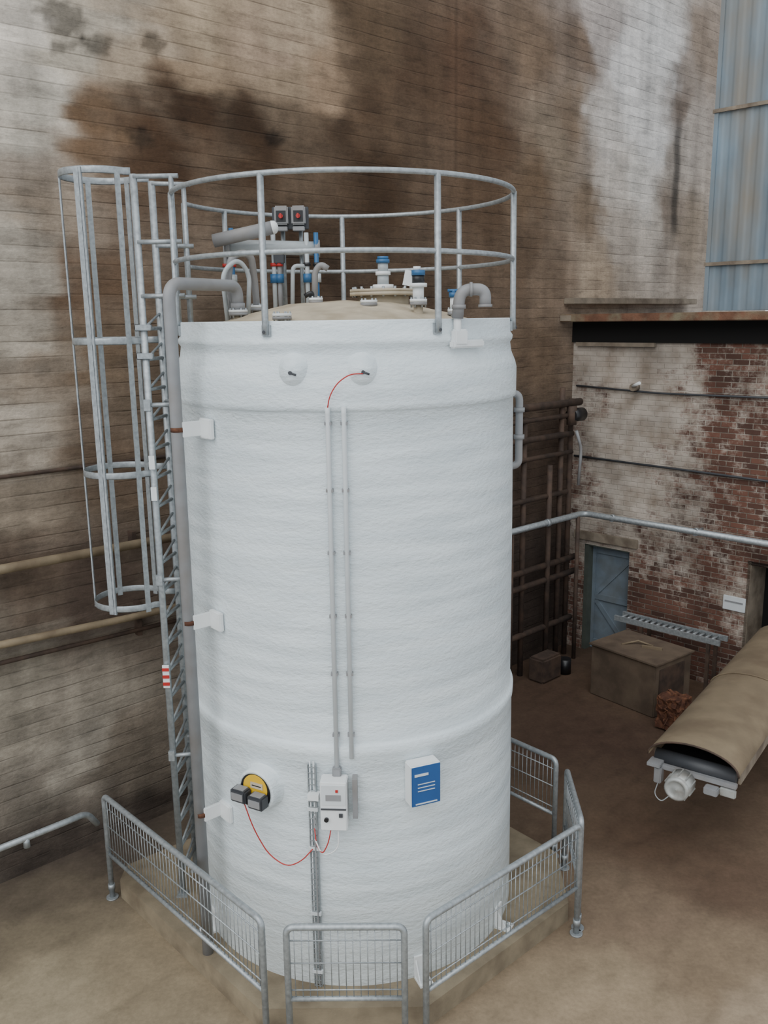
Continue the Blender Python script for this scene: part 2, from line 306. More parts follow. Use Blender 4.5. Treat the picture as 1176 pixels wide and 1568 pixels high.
for z in (.12,.95,1.78): b.box(PB(.61,-.18,z),(.74,.03,.1),DOORB,M=MBr)
for sgn in (1,-1):
    M2=MBr@Matrix.Rotation(sgn*math.radians(48),3,'Y'); b.box(PB(.61,-.185,.53 if sgn>0 else 1.36),(1.0,.02,.08),DOORB,M=M2)
for u in (.25,.97): b.box(PB(u,-.175,.94),(.06,.03,1.86),DOORB,M=MBr)
b.done()
b=B('trim_1'); b.box(PB(.55,.0,2.05),(1.2,.1,.15),CONCD,M=MBr,bev=.01); b.done()
b=B('dark_doorway')  # open doorway without a leaf; a black panel paints its unlit interior
b.box(PB(3.45,-.6,1.05),(.9,.05,2.1),VOID_SHADE,M=MBr); b.box(PB(2.98,-.3,1.05),(.05,.6,2.1),CONCD,M=MBr); b.box(PB(3.92,-.3,1.05),(.05,.6,2.1),CONCD,M=MBr); b.box(PB(3.45,-.3,2.08),(1,.6,.06),VOID_SHADE,M=MBr)
b.done()
b=B('wall_notice_plate'); b.box(PB(2.80,.02,1.41),(.34,.03,.22),CONDUIT,M=MBr,bev=.005); b.box(PB(2.80,.04,1.44),(.28,.01,.02),GRP,M=MBr); b.done()
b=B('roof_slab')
b.box(PB(3.55,-1.6,5.68),(8.1,4.0,.12),MOSS,M=MBr,bev=.01)
for u,w_,mt in [(-.45,.10,WHITE),(-.30,.12,DARK),(-.1,.2,CONCD)]:
    b.box(PB(u,.405,5.68),(w_,.02,.09),mt,M=MBr)
b.box(PB(3.6,.02,5.46),(7.6,.06,.34),VOID_SHADE,M=MBr)  # dark strip standing in for shade and the open gap beneath the overhang
b.box(PB(.6,.06,5.26),(1.4,.06,.06),CONCD,M=MBr)
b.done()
b=B('trim_2'); b.box(PA(11.6,.1,5.95),(4.0,.2,.1),CONCD,rz=angA,bev=.01); b.done()
def corrug():
    b=B('blue_clad_building'); m=mat('blue_cladding','738490',.65,.1,.22,3,.15,20,dirt='82796a',dscale=1.3,damt=.8,stretch=(1,1,.35))
    n=int(5.2/.0125); z0,z1=5.76,12.8; vs=[];fs=[]
    for i in range(n+1):
        x=i*.0125; ph=(x%.2)/.2; d=.005*math.tanh(3*math.sin(2*math.pi*ph))
        for z in (z0,z1): vs.append(PB(2.05+x,d,z))
    for i in range(n): fs.append((2*i,2*i+2,2*i+3,2*i+1))
    b.add(vs,fs,m,True)
    vs=[];fs=[]
    for i in range(int(2.4/.0125)+1):
        y=i*.0125; d=.005*math.tanh(3*math.sin(2*math.pi*((y%.2)/.2)))
        for z in (z0,z1): vs.append(PB(2.05-d,-y,z))
    k=len(vs)//2-1
    for i in range(k): fs.append((2*i,2*i+2,2*i+3,2*i+1))
    b.add(vs,fs,m,True)
    b.box(PB(2.05,.0,(z0+z1)/2),(.06,.06,z1-z0),m,M=MBr)
    for z in (6.42,8.5,10.6): b.box(PB(4.65,.03,z),(5.3,.03,.05),CONCD,M=MBr)
    b.done()
corrug()
b=B('wall_cables')
b.tube([PB(-.1,.03,4.58),PB(1.4,.04,4.52),PB(5,.03,4.56)],.016,DARK,fil=.3)
b.tube([PB(-.1,.03,3.40),PB(2.4,.04,3.36),PB(5,.03,3.3)],.018,DARK,fil=.3)
b.cyl(PB(1.0,.02,4.6),PB(1.0,.14,4.6),.06,CONCD); b.tube([PB(1.0,.14,4.62),PB(1.15,.2,4.68)],.025,WHITE)
b.done()
# floor
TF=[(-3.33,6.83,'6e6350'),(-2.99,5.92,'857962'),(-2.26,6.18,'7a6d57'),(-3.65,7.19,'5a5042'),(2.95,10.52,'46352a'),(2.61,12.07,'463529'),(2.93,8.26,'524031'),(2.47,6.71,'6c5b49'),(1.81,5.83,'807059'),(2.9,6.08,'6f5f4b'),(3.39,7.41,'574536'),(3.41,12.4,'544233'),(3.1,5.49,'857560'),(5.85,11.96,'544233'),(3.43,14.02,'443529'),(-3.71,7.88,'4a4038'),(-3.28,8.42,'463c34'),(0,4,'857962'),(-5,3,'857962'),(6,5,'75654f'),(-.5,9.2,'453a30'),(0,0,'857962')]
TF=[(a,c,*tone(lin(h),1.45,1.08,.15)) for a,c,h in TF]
FL=stained('dusty_concrete_floor',False,.008,flat=True,streak=(1,1,1),nscale=3.2,noiseamt=.14,hb=.25)
def colF(x,y):
    c=idw(TF,x,y,3,.2)
    k=1
    if abs((x*.731+y*.682)-3.15)<.03 and x<-1.2: k=.75
    # trampled dirt and scuffs, drawn out along the yard
    n_=noise.noise(Vector((x*2.2+y*1.1,(y-x)*5,4))); k*=1-.3*max(0,n_-.15)
    n_=noise.noise(Vector((x*7,y*7,9))); k*=1+.12*n_
    return [v*k for v in c]
grid('floor',-8,9,-2,15.0,.06,colF,Matrix.Identity(4),FL,flat=True)

# ---------------------------------------------------------------- tank
C=Vector((-.31,7.25,0)); Zb=.2
def PT(a,R,z):
    a=math.radians(a)
    if z<5.0 : R=R+.028*(5.0-z)/4.8
    return Vector((C.x+R*math.sin(a),C.y-R*math.cos(a),z))
def MT(a):
    return Matrix.Rotation(math.radians(a),3,'Z')
tank=empty('storage_tank')
b=B('shell',tank)
prof=[(1.480,Zb),(1.480,2.28),(1.491,2.30),(1.494,2.385),(1.480,2.39),(1.466,2.41),(1.468,3.0),(1.470,4.0),(1.466,5.035),(1.470,5.04),(1.487,5.05),(1.490,5.09),(1.490,5.29),(1.478,5.34),(1.444,5.42),(1.432,5.50),(1.450,5.525),(1.454,5.555),(1.432,5.59),(1.430,5.69),(1.426,5.70),(1.405,5.70),(1.40,5.55)]
full=[]
for i in range(len(prof)-1):
    (r0,z0),(r1,z1)=prof[i],prof[i+1]; n=max(1,int(abs(z1-z0)/.25))
    for k in range(n): full.append((r0+(r1-r0)*k/n,z0+(z1-z0)*k/n))
full.append(prof[-1]); full=[(r+(.028*(5-z)/4.8 if z<5 else 0),z) for r,z in full]
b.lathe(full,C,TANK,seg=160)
b.lathe([(1.41,5.60),(1.2,5.66),(.9,5.75),(.5,5.84),(.0001,5.87)],C,ROOFD,seg=96)
b.done()
b=B('shell_domes',tank)
for a in (-13.4,6.5):
    o=PT(a,1.43,5.33); ax=PT(a,2,0)-PT(a,1,0); ax.normalize()
    pr=[(.15,.0),(.13,.015),(.112,.04),(.095,.062),(.07,.085),(.045,.098),(.02,.103),(.0001,.104)]
    b.lathe(pr,o,TANK,axis=ax,seg=28)
    p=o+ax*.095; t=MT(a)@Vector((1,0,0))
    b.cyl(p-ax*.01,p+ax*.02,.014,DARK); b.tube([p+ax*.01,p+ax*.02+t*.045+Vector((0,0,-.015))],.008,DARK)
b.done()
b=B('pipe_pads',tank)
for z in (4.88,3.30,1.57):
    a=-49
    b.box(PT(a+3,1.49,z),(.17,.04,.16),WHITE,M=MT(a),bev=.008)
    b.box(PT(a,1.56,z),(.03,.2,.12),WHITE,M=MT(a),bev=.004)
    b.box(PT(-76,1.51,z+.12),(.1,.06,.18),WHITE,M=MT(-76),bev=.008)
b.done()
b=B('nozzles',tank)
def flange(x,y,z,r=.07,h=.1):
    b.cyl((x,y,z-.12),(x,y,z+h),r*.55,ROOFD); b.cyl((x,y,z+h-.012),(x,y,z+h+.012),r,GRP); b.cyl((x,y,z+h+.014),(x,y,z+h+.036),r,WHITE)
    for k in range(6):
        t=k*math.pi/3; b.cyl((x+r*.8*math.cos(t),y+r*.8*math.sin(t),z+h-.03),(x+r*.8*math.cos(t),y+r*.8*math.sin(t),z+h+.05),.008,GALV,seg=8)
flange(-1.2,6.9,5.70,.08,.06); flange(-1.09,7.25,5.72,.08,.08); flange(-.76,6.22,5.66,.075,.06); flange(-.55,6.95,5.8,.06,.05)
flange(.3,6.6,5.7,.07,.12); flange(.6,6.8,5.68,.05,.06); flange(-.1,6.7,5.72,.07,.1)
m0=Vector((.02,7.2,5.83)); b.cyl(m0-Vector((0,0,.1)),m0+Vector((0,0,.09)),.22,ROOFD,seg=36); b.cyl(m0+Vector((0,0,.07)),m0+Vector((0,0,.1)),.29,ROOFD,seg=40); b.cyl(m0+Vector((0,0,.102)),m0+Vector((0,0,.125)),.29,ROOFD,seg=40)
for k in range(16):
    t=k*math.pi/8; q=m0+Vector((.26*math.cos(t),.26*math.sin(t),.06)); b.cyl(q,q+Vector((0,0,.085)),.011,GALV,seg=8)
b.done()
b=B('pressure_relief_valve'); p=m0+Vector((0,0,.125))
b.cyl(p,p+Vector((0,0,.04)),.09,WHITE); b.cyl(p+Vector((0,0,.04)),p+Vector((0,0,.12)),.05,CLEAR); b.cyl(p+Vector((0,0,.12)),p+Vector((0,0,.15)),.065,WHITE); b.cyl(p+Vector((0,0,.15)),p+Vector((0,0,.22)),.045,CLEAR)
b.cyl(p+Vector((0,0,.22)),p+Vector((0,0,.25)),.058,BLUEV); b.cyl(p+Vector((0,0,.25)),p+Vector((0,0,.275)),.048,BLUEV); b.done()
b=B('level_transmitter'); p=Vector((.3,6.6,5.85))
b.cyl(p,p+Vector((0,0,.1)),.045,WHITE); b.cyl(p+Vector((0,0,.1)),p+Vector((0,0,.13)),.07,WHITE); b.cyl(p+Vector((0,0,.13)),p+Vector((0,0,.19)),.05,BLACK); b.cyl(p+Vector((0,0,.19)),p+Vector((0,0,.23)),.055,BLUEV)
b.box(p+Vector((-.07,.02,.17)),(.09,.02,.12),WHITE,M=Matrix.Rotation(.2,3,'Y')); b.cyl(p+Vector((-.01,0,.23)),p+Vector((-.01,0,.26)),.03,WHITE); b.done()
b=B('ball_valve'); p=Vector((.6,6.8,5.77))
b.cyl(p,p+Vector((0,0,.1)),.03,WHITE); b.cyl(p+Vector((0,0,.1)),p+Vector((0,0,.14)),.04,BLUEV); b.tube([p+Vector((-.05,0,.155)),p+Vector((.06,0,.155))],.012,BLUEV); b.cyl(p+Vector((0,0,.13)),p+Vector((0,0,.16)),.018,BLUEV); b.done()
b=B('hose_loops')
b.tube([(-1.2,7.1,5.7),(-1.3,7.0,6.0),(-1.25,7.0,6.25),(-1.1,7.1,6.27),(-1.09,7.2,6.0),(-1.09,7.25,5.8)],.03,GRP,fil=.12)
b.tube([(-1.3,6.95,5.7),(-1.32,6.9,6.1),(-1.2,7.0,6.22),(-1.12,7.1,6.1),(-1.15,7.1,5.7)],.02,CLEAR,fil=.12)
b.tube([(-.56,6.95,5.85),(-.55,6.95,6.1),(-.5,6.95,6.16),(-.44,6.95,6.12)],.026,GRP,fil=.05)
b.tube([(-.56,6.95,5.88),(-.58,6.93,5.93),(-.64,6.93,5.9)],.02,BLACK,fil=.03)
b.done()
b=B('dosing_pipework')
b.cyl((-1.42,7.85,6.38),(-.60,7.95,6.36),.065,CLEAR,seg=24); b.cyl((-.62,7.95,6.36),(-.57,7.955,6.36),.08,GRP); b.cyl((-1.44,7.85,6.38),(-1.39,7.85,6.38),.08,GRP)
b.cyl((-1.52,7.7,6.42),(-.98,7.7,6.53),.06,GRP,seg=24); b.lathe([(.062,0),(.055,.03),(.03,.05),(.0001,.055)],(-.98,7.7,6.53),WHITE,axis=(.53,0,.11))
for x,z1,mt in [(-1.45,6.5,GRP),(-1.39,6.55,BLUEV),(-.69,6.5,CLEAR),(-.60,6.5,BLUEV),(-.95,6.35,GRP),(-1.0,6.55,CLEAR)]:
    b.cyl((x,7.9,5.62),(x,7.9,z1),.022,mt); b.cyl((x,7.9,6.05),(x,7.9,6.13),.04,BLUEV if mt is not BLUEV else CLEAR); b.cyl((x,7.9,6.2),(x,7.9,6.23),.035,RED if x<-.7 else BLACK)
b.tube([(-.69,7.9,6.2),(-.82,7.85,6.2),(-.84,7.85,5.7)],.02,CLEAR,fil=.05)
b.box((-.95,7.9,6.3),(.1,.08,.16),DARK,bev=.01)
b.done()
b=B('isolator_switch_panel')
b.box((-.84,8.0,6.64),(.34,.05,.2),DARK,bev=.005)
for x in (-.92,-.76):
    b.box((x,7.95,6.66),(.13,.08,.17),GRP,bev=.012); b.box((x,7.91,6.65),(.09,.01,.1),BLACK); b.cyl((x,7.91,6.65),(x,7.88,6.65),.02,RED); b.box((x,7.87,6.65),(.015,.02,.045),RED); b.box((x,7.95,6.54),(.11,.07,.04),GRP,bev=.005)
b.tube([(-.92,8.03,5.6),(-.92,8.03,6.72)],.022,GALV); b.tube([(-.75,8.03,5.6),(-.75,8.03,6.72)],.02,GALV)
b.done()
b=B('vent_pipe')
b.box(PT(41,1.465,5.51),(.34,.06,.06),WHITE,M=MT(41),bev=.012); b.box(PT(37.5,1.475,5.56),(.13,.06,.12),WHITE,M=MT(37),bev=.012)
v0=PT(37,1.465,5.55); v1=v0+Vector((.02,0,.36)); v2=v1+Vector((.19,.02,.0)); v3=v2+Vector((0,0,-.13))
b.tube([v0,v0+Vector((0,0,.2))],.03,WHITE); b.tube([v0+Vector((0,0,.15)),v1,v2,v3],.044,GRP,fil=.085,seg=18)
for q,d in ((v1+Vector((.07,0,0)),Vector((.02,0,0))),(v3,Vector((0,0,.02))),(v0+Vector((.01,0,.22)),Vector((0,0,.03)))): b.cyl(q,q+d,.053,GRP)
b.done()
# guardrail
b=B('tank_guardrail')
RG=1.442
def arc(z,a0,a1,R=RG,n=90): return [PT(a0+(a1-a0)*i/n,R,z) for i in range(n+1)]
for z in (6.725,6.185): b.tube(arc(z,-80,260),.020,GALV)
for a in (-73,-21.8,30.3,81,132,183,234):
    b.tube([PT(a,RG+.015,5.60),PT(a,RG+.01,5.72),PT(a,RG,6.725)],.025,GALV); b.box(PT(a,RG-.006,5.63),(.07,.03,.08),GALV,M=MT(a))
    b.cyl(PT(a,RG+.01,5.62),PT(a,RG+.045,5.62),.012,DARK,seg=8)
for a in (-80,260): b.tube([PT(a,RG,5.6),PT(a,RG,6.725)],.025,GALV)
b.done()
# ladder + cage
b=B('caged_ladder')
n0=Vector((-2.03,7.0,0)); f0=Vector((-1.98,7.4,0)); Z=lambda v,z,dx=0: Vector((v.x+dx,v.y,z))
for q in (n0,f0):
    b.tube([Z(q,.2),Z(q,6.90)],.0,GALV,seg=8,flat=(.014,.032))
    b.box(Z(q,.21),(.1,.1,.02),GALV)
z=.45
while z<5.75:
    b.tube([Z(n0,z),Z(f0,z)],.017,GALV,seg=8)
    b.tube([Z(n0,z),Z(f0,z+.13)],.012,GALV,seg=6)
    z+=.26
for q,t in ((n0,Vector((-1.66,7.0,0))),(f0,Vector((-1.66,7.48,0)))):
    for zz in (6.88,6.36,5.92): b.tube([Z(q,zz),Z(t,zz)],.02,GALV)
    b.tube([Z(t+Vector((-.06,0,0)),5.6),Z(t+Vector((-.06,0,0)),6.88)],.022,GALV)
for zz in (5.0,3.42,1.69):
    for q in (n0,f0):
        t=(Vector((C.x,C.y,0))-q).normalized(); b.tube([Z(q,zz),Z(q+t*.24,zz)],.02,GALV,seg=8)
    b.box(Z(n0,zz,-.01),(.06,.05,.1),GALV,bev=.004)
for zz in (5.66,5.42): b.box(Z(n0,zz,0),(.14,.06,.05),GALV,bev=.006); b.cyl(Z(n0,zz,-.07),Z(n0,zz,-.03),.03,BLACK)
cc=Vector((-2.36,7.19,0)); Rc=.33
def cagept(t,z):
    a=math.radians(-28-304*t); return Vector((cc.x+Rc*math.cos(a),cc.y+Rc*math.sin(a),z))
for zz in (6.92,5.55,4.40,3.19):
    pts=[Z(n0,zz,-.02)]+[cagept(.03+.94*i/40,zz) for i in range(41)]+[Z(f0,zz,-.02)]
    b.tube(pts,0,GALV,seg=8,flat=(.03,.006))
for i,t in enumerate((.07,.26,.47,.68,.88)):
    p=cagept(t,0); dd=(p-cc).normalized(); M=Matrix.Rotation(math.atan2(dd.y,dd.x),3,'Z')
    b.box(Vector((p.x,p.y,5.04)),(.012,.045,3.8),GALV,M=M)
    if i==1: b.box(Vector((p.x,p.y,5.04))+M@Vector((0,.04,0)),(.02,.02,3.8),GALV,M=M)
b.box(Z(n0,2.50,0)+Vector((-.005,-.03,0)),(.06,.02,.22),WHITE)
for i in range(3): b.box(Z(n0,2.43+.07*i,0)+Vector((-.005,-.042,0)),(.061,.01,.03),RED)
b.box(Z(n0,4.5,0)+Vector((0,-.03,0)),(.05,.02,.12),WHITE); b.box(Z(n0,4.22,0)+Vector((0,-.03,0)),(.05,.02,.12),WHITE)
b.done()
b=B('overflow_pipe')
ox,oy=-1.605,6.178
b.tube([(ox-.02,oy,.2),(ox,oy,5.99),(-1.2,6.9,5.99),(-1.2,6.9,5.80)],.048,GRP,fil=.13,seg=20)
b.cyl((-1.2,6.9,5.80),(-1.2,6.9,5.85),.06,GRP)
for z in (4.88,3.30,1.57): b.cyl((ox,oy,z-.018),(ox,oy,z+.018),.053,RUST)
b.done()
b=B('conduit_pipes')
for a,z0 in ((-3.5,2.2),(1.0,2.30)):
    b.tube([PT(a,1.505,z0),PT(a,1.505,4.99),PT(a,1.505,5.03),PT(a,1.515,5.08)],.019,CONDUIT,seg=12)
    for z in (4.96,4.46,3.98,3.48,3.01,2.5): b.box(PT(a,1.495,z),(.055,.045,.022),GRP,M=MT(a))
b.tube([PT(-3.5,1.52,5.06),PT(-2.8,1.53,5.16),PT(-.5,1.54,5.26),PT(3,1.545,5.32),PT(6.4,1.545,5.32)],.005,RED,fil=.08,seg=6)
b.done()
b=B('level_gauge_port'); a=-28.7; ax=PT(a,2,0)-PT(a,1,0); ax.normalize(); o=PT(a,1.455,1.96)
b.lathe([(.21,0),(.195,.03),(.182,.05),(.180,.12),(.17,.13),(.152,.13),(.15,.09),(.001,.09)],o,TANK,axis=ax,seg=40)
b.cyl(o+ax*.09,o+ax*.125,.150,BLACK,seg=32); b.cyl(o+ax*.12+Vector((0,0,.025)),o+ax*.132+Vector((0,0,.025)),.118,YEL,seg=32)
b.box(o+ax*.136+MT(a)@Vector((.02,0,.055)),(.12,.006,.05),ROOFD,M=MT(a)); b.box(o+ax*.138+MT(a)@Vector((.02,0,.055)),(.09,.006,.008),BLACK,M=MT(a))
b.box(o+ax*.14+MT(a)@Vector((0,0,-.09)),(.2,.04,.08),BLACK,M=MT(a),bev=.01)
for dx,dz in ((-.11,-.03),(.06,-.05)):
    q=o+ax*.18+MT(a)@Vector((dx,0,dz)); b.box(q,(.15,.1,.11),DARK,M=MT(a),bev=.012); b.box(q+ax*.052,(.11,.01,.06),GRP,M=MT(a)); b.box(q+Vector((0,0,.057)),(.1,.07,.008),GRP,M=MT(a))
b.tube([o+ax*.17+MT(a)@Vector((-.1,0,-.08)),PT(-30,1.58,1.6),PT(-26,1.54,1.38),PT(-20,1.53,1.3),PT(-15,1.53,1.38),PT(-11.5,1.53,1.5)],.005,RED,fil=.12,seg=6)
b.done()
b=B('control_box'); a=-4.2
b.box(PT(a,1.56,1.95),(.21,.14,.42),WHITE,M=MT(a),bev=.008); b.box(PT(a,1.632,2.05),(.19,.008,.17),CONDUIT,M=MT(a)); b.box(PT(a,1.635,1.93),(.2,.012,.01),DARK,M=MT(a)); b.box(PT(a,1.638,2.03),(.12,.006,.05),GRP,M=MT(a))
b.box(PT(a+1,1.640,2.09),(.02,.012,.02),RED,M=MT(a)); b.box(PT(a+2,1.640,1.88),(.03,.012,.03),DARK,M=MT(a)); b.cyl(PT(a-2,1.63,1.84),PT(a-2,1.65,1.84),.018,BLACK)
b.box(PT(a-6.3,1.53,1.98),(.09,.08,.05),WHITE,M=MT(a-6)); b.box(PT(1.8,1.52,1.98),(.04,.1,.34),GRP,M=MT(0))
b.box(PT(-3.5,1.505,2.19),(.07,.07,.07),GRP,M=MT(-3),bev=.008)
b.tube([PT(a-1,1.59,1.74),PT(a-2,1.59,1.6),PT(-8,1.59,1.5),PT(-10,1.55,1.55),PT(-10.7,1.53,1.7)],.005,RED,fil=.08,seg=6)
b.tube([PT(a+1,1.59,1.74),PT(a+1,1.59,1.55),PT(-8,1.59,1.48),PT(-10.5,1.54,1.6)],.006,WHITE,fil=.08,seg=6)
b.done()
b=B('cable_tray'); a=-11.2
for dx in (-1.15,1.15):
    b.box(PT(a+dx,1.50,1.22),(.008,.03,2.04),GALV,M=MT(a))
    b.tube([PT(a+dx*.5,1.51,.2),PT(a+dx*.5,1.51,2.27)],.007,CONDUIT,seg=6)
z=.22
while z<2.25: b.box(PT(a,1.52,z),(.062,.005,.005),GALV,M=MT(a)); z+=.05
for z in (1.85,1.5,.9,.35): b.box(PT(a,1.51,z),(.09,.03,.035),CONDUIT,M=MT(a),bev=.004)
b.tube([PT(a+.5,1.53,1.8),PT(a+.8,1.53,1.0),PT(a+.7,1.51,.22)],.006,GRP,fil=.3,seg=6)
b.done()
b=B('information_sign_box'); a=22.3
b.box(PT(a,1.54,2.05),(.26,.13,.36),WHITE,M=MT(a),bev=.01); b.box(PT(a,1.607,2.05),(.25,.012,.34),BLUE,M=MT(a),bev=.003)
b.box(PT(a-1.5,1.616,2.15),(.12,.006,.02),CONDUIT,M=MT(a)); b.box(PT(a,1.615,2.07),(.15,.004,.006),CONDUIT,M=MT(a)); b.box(PT(a,1.615,2.04),(.15,.004,.006),CONDUIT,M=MT(a)); b.box(PT(a,1.615,2.01),(.15,.004,.006),CONDUIT,M=MT(a)); b.box(PT(a,1.615,1.9),(.19,.004,.01),CONDUIT,M=MT(a))
b.done()
b=B('side_loop_pipe')
b.tube([PT(97,1.44,5.02),PT(97,1.58,5.02),PT(97,1.58,4.35),PT(97,1.44,4.35)],.035,GRP,fil=.1,seg=14)
for z in (4.6,4.85): b.cyl(PT(97,1.58,z),PT(97,1.58,z+.04),.05,GRP)
b.done()
b=B('tank_anchor_brackets')
for a in (60,-60,22):
    b.box(PT(a,1.55,.21),(.12,.14,.02),WHITE,M=MT(a)); b.box(PT(a,1.49,.31),(.12,.02,.2),WHITE,M=MT(a))
    b.add([PT(a-2,1.49,.40),PT(a-2,1.49,.22),PT(a-2,1.60,.22),PT(a-1.6,1.49,.40),PT(a-1.6,1.49,.22),PT(a-1.6,1.60,.22)],[(0,1,2),(3,5,4),(0,2,5,3),(1,4,5,2),(0,3,4,1)],WHITE)
    b.cyl(PT(a,1.58,.2),PT(a,1.58,.26),.012,GALV,seg=8)
b.done()
# ---------------------------------------------------------------- barriers, plinth
def barrier(p0,p1,H=1.14,lo=.5):
    b=B('safety_barrier'); P0=Vector((*p0,0)); P1=Vector((*p1,0)); d=(P1-P0); Ln=d.length; d.normalize()
    b.tube([P0,P0+Vector((0,0,H)),P1+Vector((0,0,H)),P1],.027,GALV,fil=.07,seg=14)
    up=Vector((0,0,1))
    b.tube([P0+up*lo,P1+up*lo],.02,GALV)
    for zz in (H-.12,H-.32,lo+.08): b.tube([P0+up*zz,P1+up*zz],.006,GALV,seg=6)
    n=int(Ln/.055)
    for i in range(1,n): q=P0+d*(Ln*i/n); b.tube([q+up*(lo),q+up*(H-.0)],.004,GALV,seg=5)
    for q in (P0,P1): b.cyl(q,q+up*.015,.06,GALV); b.cyl(q+up*.1,q+up*.16,.034,GALV)
    b.done()
for p0,p1 in [((-2.81,7.25),(-1.0,5.34)),((-.80,5.26),(.11,5.25)),((.28,5.32),(1.76,6.61)),((1.79,6.69),(1.85,7.64)),((1.78,7.85),(.85,8.9))]: barrier(p0,p1)
b=B('plinth_kerb')
poly=[(-2.72,7.25),(-1.08,5.5),(.30,5.5),(1.72,6.80),(1.76,7.62),(.85,8.7),(.3,9.3),(-.6,9.3),(-2.72,7.5)]
n=len(poly); b.add([(x,y,0) for x,y in poly]+[(x,y,.2) for x,y in poly],[tuple(range(n,2*n))]+[(i,(i+1)%n,n+(i+1)%n,n+i) for i in range(n)],CONC)
b.done()
b=B('handrail')
b.tube([(-4.25,5.72,1.10),(-3.0,6.80,1.14),(-2.9,7.0,1.1),(-2.86,7.14,.9)],.03,GALV,fil=.1); b.tube([(-4.1,5.85,0),(-4.1,5.85,1.10)],.03,GALV); b.cyl((-3.3,6.54,1.04),(-3.3,6.54,1.13),.03,GALV)
b.done()
# ---------------------------------------------------------------- wall pipework
b=B('wall_pipes')
b.tube([PA(-4,.14,3.40),PA(4.5,.14,3.34)],.05,YPIPE); b.tube([PA(-4,.12,2.78),PA(1.6,.12,2.55),PA(5,.12,2.5)],.04,YPIPE); b.tube([PA(-4,.08,2.5),PA(5,.08,2.3)],.024,RUSTPIPE)
b.tube([PA(-4,.02,4.25),PA(6,.02,4.25)],.02,RUSTPIPE)
for s in (-.5,1.75,3.8):
    b.box(PA(s,.05,3.4),(.05,.1,.18),RUSTPIPE,rz=angA); b.box(PA(s,.04,2.5),(.05,.08,.4),RUSTPIPE,rz=angA)
b.done()
b=B('corner_pipe_rack')
for s,o,z1 in ((8.8,.4,3.4),(9.15,.35,4.6),(9.5,.28,4.4),(8.2,.35,4.2)): b.tube([PA(s,o,0),PA(s,o,z1)],.045,RUSTPIPE)
for z,r,s1 in ((4.35,.06,9.6),(4.15,.04,9.6),(3.85,.05,9.4),(3.55,.04,9.4),(2.9,.04,9.3),(1.75,.05,9.6),(1.5,.05,9.6),(.7,.05,9.5)): b.tube([PA(6.2,.38,z),PA(s1,.38,z)],r,RUSTPIPE)
b.cyl(PA(9.3,.42,4.15),PA(9.6,.42,4.15),.11,BLACK); b.cyl(PA(9.32,.42,4.0),PA(9.32,.42,4.3),.08,RUSTPIPE)
b.tube([PA(9.35,.5,3.9),PA(9.5,.5,3.6),PA(9.45,.5,3.0)],.025,GRP,fil=.1)
b.box(PA(8.4,.7,.2),(.5,.3,.4),RUSTPIPE,rz=angA,bev=.03); b.cyl(PA(8.8,.8,.0),PA(8.8,.8,.25),.1,BLACK)
b.done()
b=B('galvanised_service_pipe')
b.tube([(.8,11.4,2.5),(3.32,13.7,2.5),(6.7,10.25,2.5)],.05,GALV,fil=.15,seg=16)
for x,y in ((1.95,12.45),(3.2,13.55)): b.tube([(x,y,0),(x,y,2.48)],.035,RUSTPIPE)
for x,y in ((4.7,12.29),(2.6,13.04),(3.7,13.31)): b.cyl((x-.02,y-.02,2.5),(x+.03,y+.01,2.5),.062,GALV)
b.tube([(4.7,12.29,2.5),(4.88,12.5,2.5)],.02,GALV)
b.done()
# ---------------------------------------------------------------- chest, track, basket, conveyor
chx=Vector((.61,-.79,0)).normalized(); ang=math.atan2(chx.y,chx.x); chy=Vector((-chx.y,chx.x,0))
def PC(x,y,z): return Vector((3.13,12.1,0))+chx*x+chy*y+Vector((0,0,z))
b=B('metal_chest')
b.box(PC(.59,.45,.40),(1.16,.88,.80),CHEST,rz=ang,bev=.015); b.box(PC(.59,.45,.815),(1.22,.94,.03),CHEST,rz=ang,bev=.006)
b.tube([PC(.35,.3,.83),PC(.5,.5,.88),PC(.7,.6,.83)],.015,DUST); b.box(PC(.75,.5,.845),(.3,.05,.03),DUST,rz=ang+.4); b.box(PC(1.18,.4,.42),(.02,.6,.6),RUSTPIPE,rz=ang,bev=.005)
b.done()
b=B('roller_track')
for o in (.34,.60): b.box(PB(2.0,o,.95),(1.75,.04,.08),GALV,M=MBr)
for i in range(16): b.tube([PB(1.23+i*.1,.36,.965),PB(1.23+i*.1,.58,.965)],.02,GALV,seg=8)
for u in (1.6,2.7):
    for o in (.34,.60): b.box(PB(u,o,.46),(.05,.04,.92),RUSTPIPE,M=MBr)
b.done()
b=B('rusty_scrap_basket'); bc=Vector((4.02,10.84,0))
bm=bmesh.new(); bmesh.ops.create_cube(bm,size=1); bmesh.ops.subdivide_edges(bm,edges=bm.edges[:],cuts=9,use_grid_fill=True)
for v in bm.verts:
    v.co=Vector((v.co.x*.34,v.co.y*.32,v.co.z*.46)); nv=noise.noise_vector(v.co*14); v.co+=nv*.045
bm.transform(Matrix.Translation(bc+Vector((0,0,.27)))@Matrix.Rotation(ang,4,'Z')); bm.verts.index_update()
b.add([v.co[:] for v in bm.verts],[[v.index for v in f.verts] for f in bm.faces],RUST); bm.free()
for i in range(40):
    q=bc+Vector((random.uniform(-.17,.17),random.uniform(-.17,.17),random.uniform(.1,.5))); e=Vector([random.uniform(-.08,.08) for _ in range(3)]); b.tube([q,q+e,q+e+Vector([random.uniform(-.05,.05) for _ in range(3)])],.008,RUST,seg=5)
b.done()
b=B('covered_conveyor')
e0=Vector((3.18,7.74,1.12)); ax=Vector((.594,.804,.0)).normalized(); sd=Vector((ax.y,-ax.x,0)); Lc=4.45; W=.47; up=Vector((0,0,1))
